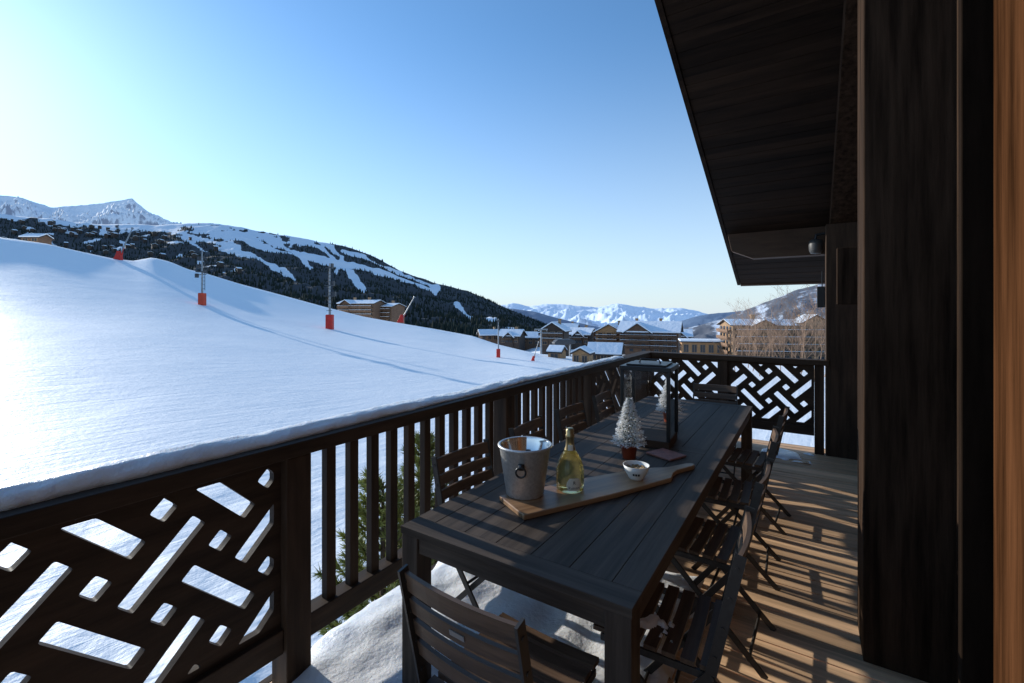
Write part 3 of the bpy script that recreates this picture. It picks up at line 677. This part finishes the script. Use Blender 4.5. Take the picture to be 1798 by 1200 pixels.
bm=BM(); lathe(bm,[(0,-.10),(.05,-.095),(.068,-.06),(.072,0),(.068,.05),(.04,.07),(0,.075)],24); o=obj('lamp_body',bm,M['lampgrey'],t,smooth=True)
bm=BM(); tube(bm,[(0,0,.06),(0,0,.12),(.09,0,.13)],.018,8); obj('bracket',bm,M['black'],t)
t=thing('small_wall_box','small black box on the outer side of the far column','box',(.1,6.35,1.77))
bm=BM(); box(bm,(-.02,-.05,-.12),(.057,.05,.12)); obj('box_body',bm,M['black'],t,bevel=.006); bm=BM(); tube(bm,[(.03,0,.12),(.03,0,.3)],.006,6); obj('cable',bm,M['black'],t)
# ------------------------------------------------------------ table
TX0,TX1,TY0,TY1,TZ=-1.40,-.435,1.315,4.76,.725
tb=thing('dining_table','long dark grey-brown slatted dining table set in the middle of the balcony','table',((TX0+TX1)/2,(TY0+TY1)/2,0))
def tp(name,bm,m,bev=.003):
    bmesh.ops.translate(bm,verts=bm.verts,vec=(-(TX0+TX1)/2,-(TY0+TY1)/2,0)); return obj(name,bm,M[m],tb,bevel=bev)
bm=BM(); nb=5; wb=(TX1-TX0-.2)/nb
mid=(TY0+TY1)/2
for k in range(nb):
    for a,b in ((TY0+.101,mid-.049),(mid+.049,TY1-.101)): box(bm,(TX0+.1+k*wb+.0012,a,TZ-.028),(TX0+.1+(k+1)*wb-.0012,b,TZ-.0008))
for x in (TX0,TX1-.099): box(bm,(x,TY0+.101,TZ-.03),(x+.099,TY1-.101,TZ))
tt=tp('tabletop',bm,'table',.0014)
for y in (TY0,TY1-.0995):
    bm=BM(); box(bm,(TX0,y,TZ-.03),(TX1,y+.0995,TZ)); tp('end_board',bm,'tablex',.0015)
bm=BM(); box(bm,(TX0+.1,mid-.048,TZ-.028),(TX1-.1,mid+.048,TZ-.0005)); tp('cross_board',bm,'tablex',.0012)
bm=BM(); box(bm,(TX0+.08,TY0+.08,TZ-.04),(TX1-.08,TY1-.08,TZ-.031)); tp('underframe',bm,'table')
for x in (TX0+.012,TX1-.037):
    bm=BM(); box(bm,(x,TY0+.09,TZ-.095),(x+.025,TY1-.09,TZ-.031)); tp('apron',bm,'table')
for y in (TY0+.012,TY1-.037):
    bm=BM(); box(bm,(TX0+.09,y,TZ-.095),(TX1-.09,y+.025,TZ-.031)); tp('apron',bm,'tablex')
for x in (TX0+.003,TX1-.088):
    for y in (TY0+.003,TY1-.088):
        bm=BM(); box(bm,(x,y,0),(x+.085,y+.085,TZ-.031)); tp('leg',bm,'tablez')
# ------------------------------------------------------------ chairs
def make_chair():
    t=thing('folding_chair','x','chair')
    A=Vector((0,-.250,.855)); B=Vector((0,-.165,.46)); D=Vector((0,.19,0))
    hw=.205
    for s in (-1,1):
        bm=BM(); x=Vector((s*hw,0,0)); bar(bm,A+x,B+x,.009,.034); bar(bm,B+x,D+x,.009,.028)
        for z in (.1,.35,.6,.85):
            c=A.lerp(B,z)+x; tube(bm,[c-Vector((.008,0,0)),c+Vector((.008,0,0))],.006,8)
        obj('back_post',bm,M['chairm'],t)
        bm=BM(); x=Vector((s*(hw-.022),0,0)); bar(bm,Vector((0,.17,.44))+x,Vector((0,-.27,0))+x,.009,.026); obj('leg',bm,M['chairm'],t)
        bm=BM(); bar(bm,Vector((s*(hw-.012),-.17,.442)),Vector((s*(hw-.012),.2,.442)),.009,.024); obj('seat_rail',bm,M['chairm'],t)
    for (y,z,h_) in ((.135,.07,hw),(-.205,.065,hw-.022),(-.03,.278,hw)):
        bm=BM(); tube(bm,[(-h_,y,z),(h_,y,z)],.007,8); obj('stretcher',bm,M['chairm'],t)
    bm=BM()
    for k in range(7):
        y=-.175+k*.060
        n_=6
        for q in range(n_):
            x0=-hw+.01+(2*hw-.02)*q/n_; x1=-hw+.01+(2*hw-.02)*(q+1)/n_
            z0=.457-.010*(1-(x0/hw)**2); z1=.457-.010*(1-(x1/hw)**2)
            vs=[bm.verts.new(c) for c in ((x0,y,z0),(x1,y,z1),(x1,y+.044,z1),(x0,y+.044,z0),(x0,y,z0+.016),(x1,y,z1+.016),(x1,y+.044,z1+.016),(x0,y+.044,z0+.016))]
            for f in ((3,2,1,0),(4,5,6,7),(0,1,5,4),(2,3,7,6),(0,4,7,3),(1,2,6,5)): bm.faces.new([vs[i] for i in f])
    bmesh.ops.remove_doubles(bm,verts=bm.verts,dist=.0001); obj('seat',bm,M['chairw'],t)
    bm=BM()
    for k,(f,hh) in enumerate(((.03,.062),(.24,.05),(.42,.05),(.60,.05))):
        c=A.lerp(B,f); n_=8
        dn=(B-A).normalized()
        for q in range(n_):
            X0=-hw-.004+(2*hw+.008)*q/n_; X1=-hw-.004+(2*hw+.008)*(q+1)/n_
            def pt(x,a,th): 
                yy=-.018*(1-(x/hw)**2)
                return Vector((x,c.y+yy+th,c.z))+dn*a
            vs=[bm.verts.new(v) for v in (pt(X0,0,0),pt(X1,0,0),pt(X1,hh,0),pt(X0,hh,0),pt(X0,0,.014),pt(X1,0,.014),pt(X1,hh,.014),pt(X0,hh,.014))]
            for f_ in ((3,2,1,0),(4,5,6,7),(0,1,5,4),(2,3,7,6),(0,4,7,3),(1,2,6,5)): bm.faces.new([vs[i] for i in f_])
    bmesh.ops.remove_doubles(bm,verts=bm.verts,dist=.0001); obj('backrest',bm,M['chairw'],t)
    return t
c0=make_chair()
c0.location=(-.776,1.18,0); c0.rotation_euler=(0,0,R_(-2))
RB=R_(90)
lab_r=['brown slatted folding chair on the walkway side, nearest the camera','second brown slatted folding chair from the camera on the walkway side','third brown slatted folding chair from the camera on the walkway side','farthest brown slatted folding chair on the walkway side of the table']
for i,(y,x,a) in enumerate(((1.74,-.43,2),(2.46,-.42,-2),(3.20,-.42,2),(4.00,-.40,-3))): dup(c0,(x,y,0),RB+R_(a),lab_r[i],'chairs around the dining table')
lab_l=['brown slatted folding chair by the railing behind the ice bucket','second folding chair from the camera on the railing side, above the bottle','third folding chair from the camera on the railing side of the table','farthest folding chair on the railing side, left of the black lantern']
for i,(y,x,a) in enumerate(((1.93,-1.35,-4),(2.66,-1.36,3),(3.30,-1.36,-3),(4.0,-1.36,2))): dup(c0,(x,y,0),-RB+R_(a),lab_l[i],'chairs around the dining table')
dup(c0,(-.80,4.86,0),R_(183),'brown slatted folding chair at the far head of the table','chairs around the dining table')
tag(c0,'brown slatted folding chair at the near head of the table, back to the camera',None,'chairs around the dining table')
# plate lies on the second back slat (slat face about y=-.245 at z=.735, leaning with the back)
An=Vector((0,-.250,.855)); Bn=Vector((0,-.165,.46)); cc=An.lerp(Bn,.24)+(Bn-An).normalized()*.022+Vector((0,-.0195,0)); ang=math.atan2(.085,.395)
bm=BM(); box(bm,(-.026,-.0012,-.008),(.026,.0012,.008),Matrix.Translation(cc)@Matrix.Rotation(ang,4,'X')); pl=obj('maker_plate',bm,M['plate'],c0)
# ------------------------------------------------------------ table things
bt=thing('serving_board','long walnut serving board with tapered handle on the table','board',(-.999,1.625,TZ),0)
bt.rotation_euler=(0,0,math.atan2(.876,.482)-R_(90))
out=[(0,0),(.5,-.002),(.88,.018),(.945,.066),(1.0,.086),(1.13,.093),(1.155,.103),(1.163,.118),(1.155,.133),(1.13,.143),(.99,.146),(.86,.198),(.5,.226),(0,.232)]
bm=BM(); prism(bm,[(-v,u) for u,v in out],0.001,.024); obj('board_body',bm,M['board'],bt,bevel=.004)
BZ=TZ+.0245
t=thing('ice_bucket','galvanised metal ice bucket with ring handles standing on the board','bucket',(-1.117,1.827,BZ))
bm=BM(); lathe(bm,[(0,0),(.084,0),(.088,.004),(.120,.220),(.127,.224),(.128,.230),(.122,.234),(.116,.231)],56); obj('bucket_body',bm,M['galv'],t,smooth=True)
bm=BM(); lathe(bm,[(.1175,.2305),(.114,.220),(.083,.012),(0,.010)],56); obj('polished_lining',bm,M['chrome'],t,smooth=True,fix=False)
for sgn in (0,math.pi):
    a=math.atan2(-1.827,1.117)-.15+sgn; d=Vector((math.cos(a),math.sin(a),0)); s=Vector((-d.y,d.x,0)); c=d*.111+Vector((0,0,.158))
    bm=BM(); lathe(bm,[(0,-.014),(.014,-.012),(.016,0),(.014,.014),(0,.016)],16,c); kn=obj('handle_knob',bm,M['knob'],t,smooth=True)
    bm=BM(); pts=[c+d*.014+s*(.022*math.sin(q*math.pi/10))+Vector((0,0,-.020+.022*math.cos(q*math.pi/10))) for q in range(21)]; tube(bm,pts,.0045,8,cap=False); o=obj('ring',bm,M['knob'],kn,smooth=True)
# bottle
m,nt,b=newmat('bottle_glass'); b.inputs['Base Color'].default_value=(.86,.80,.44,1); b.inputs['Roughness'].default_value=.02; b.inputs['Transmission Weight'].default_value=1; b.inputs['IOR'].default_value=1.36
tl=nt.nodes.new('ShaderNodeBsdfTranslucent'); tl.inputs[0].default_value=(.55,.45,.14,1); ms=nt.nodes.new('ShaderNodeMixShader'); ms.inputs[0].default_value=.12
nt.links.new(b.outputs[0],ms.inputs[1]); nt.links.new(tl.outputs[0],ms.inputs[2]); nt.links.new(ms.outputs[0],nt.nodes['Material Output'].inputs[0]); M['bglass']=m
BP=Vector((-.96,1.985,BZ)); t=thing('champagne_bottle','clear squat bottle of golden champagne with foil neck beside the ice bucket','bottle',BP)
prof=[(0,.004),(.03,.0),(.059,.002),(.0655,.010),(.0665,.05),(.0660,.090),(.062,.118),(.053,.145),(.038,.170),(.025,.190),(.019,.210),(.0170,.25)]
bm=BM(); lathe(bm,prof+[(0,.25)],48); obj('bottle_body',bm,M['bglass'],t,smooth=True)
bm=BM(); lathe(bm,[(.0272,.1905),(.0210,.211),(.0190,.245),(.0215,.247),(.0215,.262),(.019,.266),(.0200,.284),(.014,.293),(0,.294)],32); obj('foil',bm,M['foil'],t,smooth=True)
aB=math.atan2(-BP.y,-BP.x)
def curved_patch(w_,z0,z1,r,a0,shape,m,name,par,n=24):
    bm=BM(); rows=[]
    for j in range(13):
        z=lerp(z0,z1,j/12); hw_=w_/2*shape(j/12); rows.append([bm.verts.new((r*math.cos(a0+u/r),r*math.sin(a0+u/r),z)) for u in [lerp(-hw_,hw_,k/n) for k in range(n+1)]])
    for A,B in zip(rows,rows[1:]):
        for k in range(n): bm.faces.new([A[k],A[k+1],B[k+1],B[k]])
    return obj(name,bm,m,par,smooth=True)
def ctext(body,size,z,r,a0,m,name,par):
    cu_=bpy.data.curves.new('t','FONT'); cu_.body=body; cu_.size=size; cu_.align_x='CENTER'; cu_.resolution_u=2
    o=bpy.data.objects.new('t',cu_); COL.objects.link(o); C.view_layer.update(); me=bpy.data.meshes.new_from_object(o.evaluated_get(C.evaluated_depsgraph_get())); bpy.data.objects.remove(o)
    for v in me.vertices:
        u,h=v.co.x,v.co.y; v.co=(r*math.cos(a0+u/r),r*math.sin(a0+u/r),z+h)
    return link(name,me,m,par)
lb_=curved_patch(.074,.016,.074,.0672,aB+.3,lambda t:.6+.4*math.sin(math.pi*min(1,t*.9+.1)),M['label'],'front_label',t)
ctext('Ruinart',.019,.023,.0679,aB+.3,M['ink'],'brand_lettering',lb_)
ctext('R',.022,.046,.0679,aB+.3,M['ink'],'monogram',lb_)
nl=curved_patch(.026,.192,.220,.0282,aB+.1,lambda t:1,M['label'],'neck_label',t)
WP=Vector((-.739,2.299,BZ)); t=thing('snack_bowl','small white bowl of nuts near the handle of the board','bowl',WP)
bm=BM(); lathe(bm,[(0,.0),(.035,0),(.038,.006),(.058,.040),(.066,.070),(.0635,.070),(.055,.042),(.034,.014),(0,.012)],40); obj('bowl_body',bm,M['white'],t,smooth=True)
bm=BM(); rn=random.Random(5)
for k in range(70):
    a=rn.uniform(0,6.28); r=.05*math.sqrt(rn.random()); c=Vector((r*math.cos(a),r*math.sin(a),.048+.006*rn.random()))
    bmesh.ops.create_icosphere(bm,subdivisions=1,radius=.0075,matrix=Matrix.Translation(c)@Matrix.Scale(.7,4,(0,0,1)))
o=obj('nuts',bm,M['nut'],t,smooth=True); o['kind']='stuff'
aW=math.atan2(-WP.y,-WP.x)
for q in (-.22,0,.22):
    bm=BM(); a=aW+q; r=.0575
    s=Vector((-math.sin(a),math.cos(a),0)); c=Vector((r*math.cos(a),r*math.sin(a),.034)); up=Vector((math.cos(a)*.45,math.sin(a)*.45,1)).normalized()
    bm.faces.new([bm.verts.new(c+s*i*.0045+up*j*.0065) for i,j in ((-1,-1),(1,-1),(1,1),(-1,1))]); obj('printed_mark',bm,M['ink'],t)
def minitree(name,label,x,y,seed):
    rn=random.Random(seed); t=thing(name,label,'decoration',(x,y,TZ))
    bm=BM(); lathe(bm,[(0,0),(.035,0),(.038,.004),(.047,.068),(.051,.070),(.052,.086),(.046,.088),(.044,.078),(0,.076)],32); obj('pot',bm,M['pot'],t,smooth=True)
    bm=BM(); tube(bm,[(0,0,.06),(0,0,.35)],[.008,.003],8); obj('trunk',bm,M['bark'],t)
    bs=BM(); bn=BM()
    for k in range(5600):
        f=rn.random()**1.5; z=.092+f*.265; tier=.90+.10*math.cos(f*math.pi*2*7); R=.096*(1-f)**.8*tier+.005; a=rn.uniform(0,6.28); rr=R*rn.uniform(.4,1.0)
        c=Vector((math.cos(a)*rr,math.sin(a)*rr,z)); d=(Vector((math.cos(a),math.sin(a),.15))+Vector((rn.gauss(0,.4),rn.gauss(0,.4),rn.gauss(0,.4)))).normalized(); l=rn.uniform(.008,.017)
        s=d.orthogonal().normalized(); s=Matrix.Rotation(rn.uniform(0,3),3,d)@s*rn.uniform(.0025,.0045)
        B=bs if rn.random()<.94 and rr>R*.5 else bn
        B.faces.new([B.verts.new(c-s),B.verts.new(c+s),B.verts.new(c+d*l+s*.3),B.verts.new(c+d*l-s*.3)])
    obj('snowy_tips',bs,M['flock'],t,fix=False); obj('needles',bn,M['needle'],t,fix=False)
minitree('potted_tree','miniature snow-flocked tree in a red-brown pot in front of the lantern',-.90,2.665,1)
minitree('potted_tree','miniature snow-flocked tree behind the black lantern',-.93,3.72,2)
t=thing('marble_trivet','reddish marble trivet lying flat on the table right of the potted tree','trivet',(-.728,2.842,TZ),R_(-22))
bm=BM(); prism(bm,[(-.09,-.078),(.086,-.082),(.092,.072),(-.084,.079)],.001,.012); obj('slab',bm,M['stone'],t,bevel=.003)
# lantern
t=thing('lantern','tall black metal lantern with glass sides standing on the table','lantern',(-.90,3.09,TZ),R_(4))
h=.147; H=.52
bm=BM(); box(bm,(-h-.006,-h-.006,0),(h+.006,h+.006,.05)); obj('base',bm,M['beam'],t,bevel=.003)
for sx in (-1,1):
    for sy in (-1,1):
        bm=BM(); box(bm,(sx*h-.011,sy*h-.011,.0505),(sx*h+.011,sy*h+.011,H-.03)); obj('corner_post',bm,M['black'],t,bevel=.002)
bm=BM(); box(bm,(-h-.016,-h-.016,H-.0295),(h+.016,h+.016,H)); box(bm,(-h+.02,-h+.02,H+.0005),(h-.02,h-.02,H+.012)); obj('top',bm,M['black'],t,bevel=.003)
bm=BM(); tube(bm,[(-.07,0,H+.01),(-.06,0,H+.035),(.06,0,H+.035),(.07,0,H+.01)],.006,8); obj('handle',bm,M['black'],t)
m,nt,b=newmat('clear_pane'); N=nt.nodes; 
tr=N.new('ShaderNodeBsdfTransparent'); gl=N.new('ShaderNodeBsdfGlossy'); gl.inputs['Roughness'].default_value=.02; mxs=N.new('ShaderNodeMixShader'); fr_=N.new('ShaderNodeFresnel'); fr_.inputs[0].default_value=1.25
nt.links.new(fr_.outputs[0],mxs.inputs[0]); nt.links.new(tr.outputs[0],mxs.inputs[1]); nt.links.new(gl.outputs[0],mxs.inputs[2]); nt.links.new(mxs.outputs[0],N['Material Output'].inputs[0])
for i in range(4):
    bm=BM(); mx=Matrix.Rotation(i*math.pi/2,4,'Z'); bm.faces.new([bm.verts.new(mx@Vector(c)) for c in ((-h+.012,h,.051),(h-.012,h,.051),(h-.012,h,H-.03),(-h+.012,h,H-.03))]); obj('glass_pane',bm,m,t)
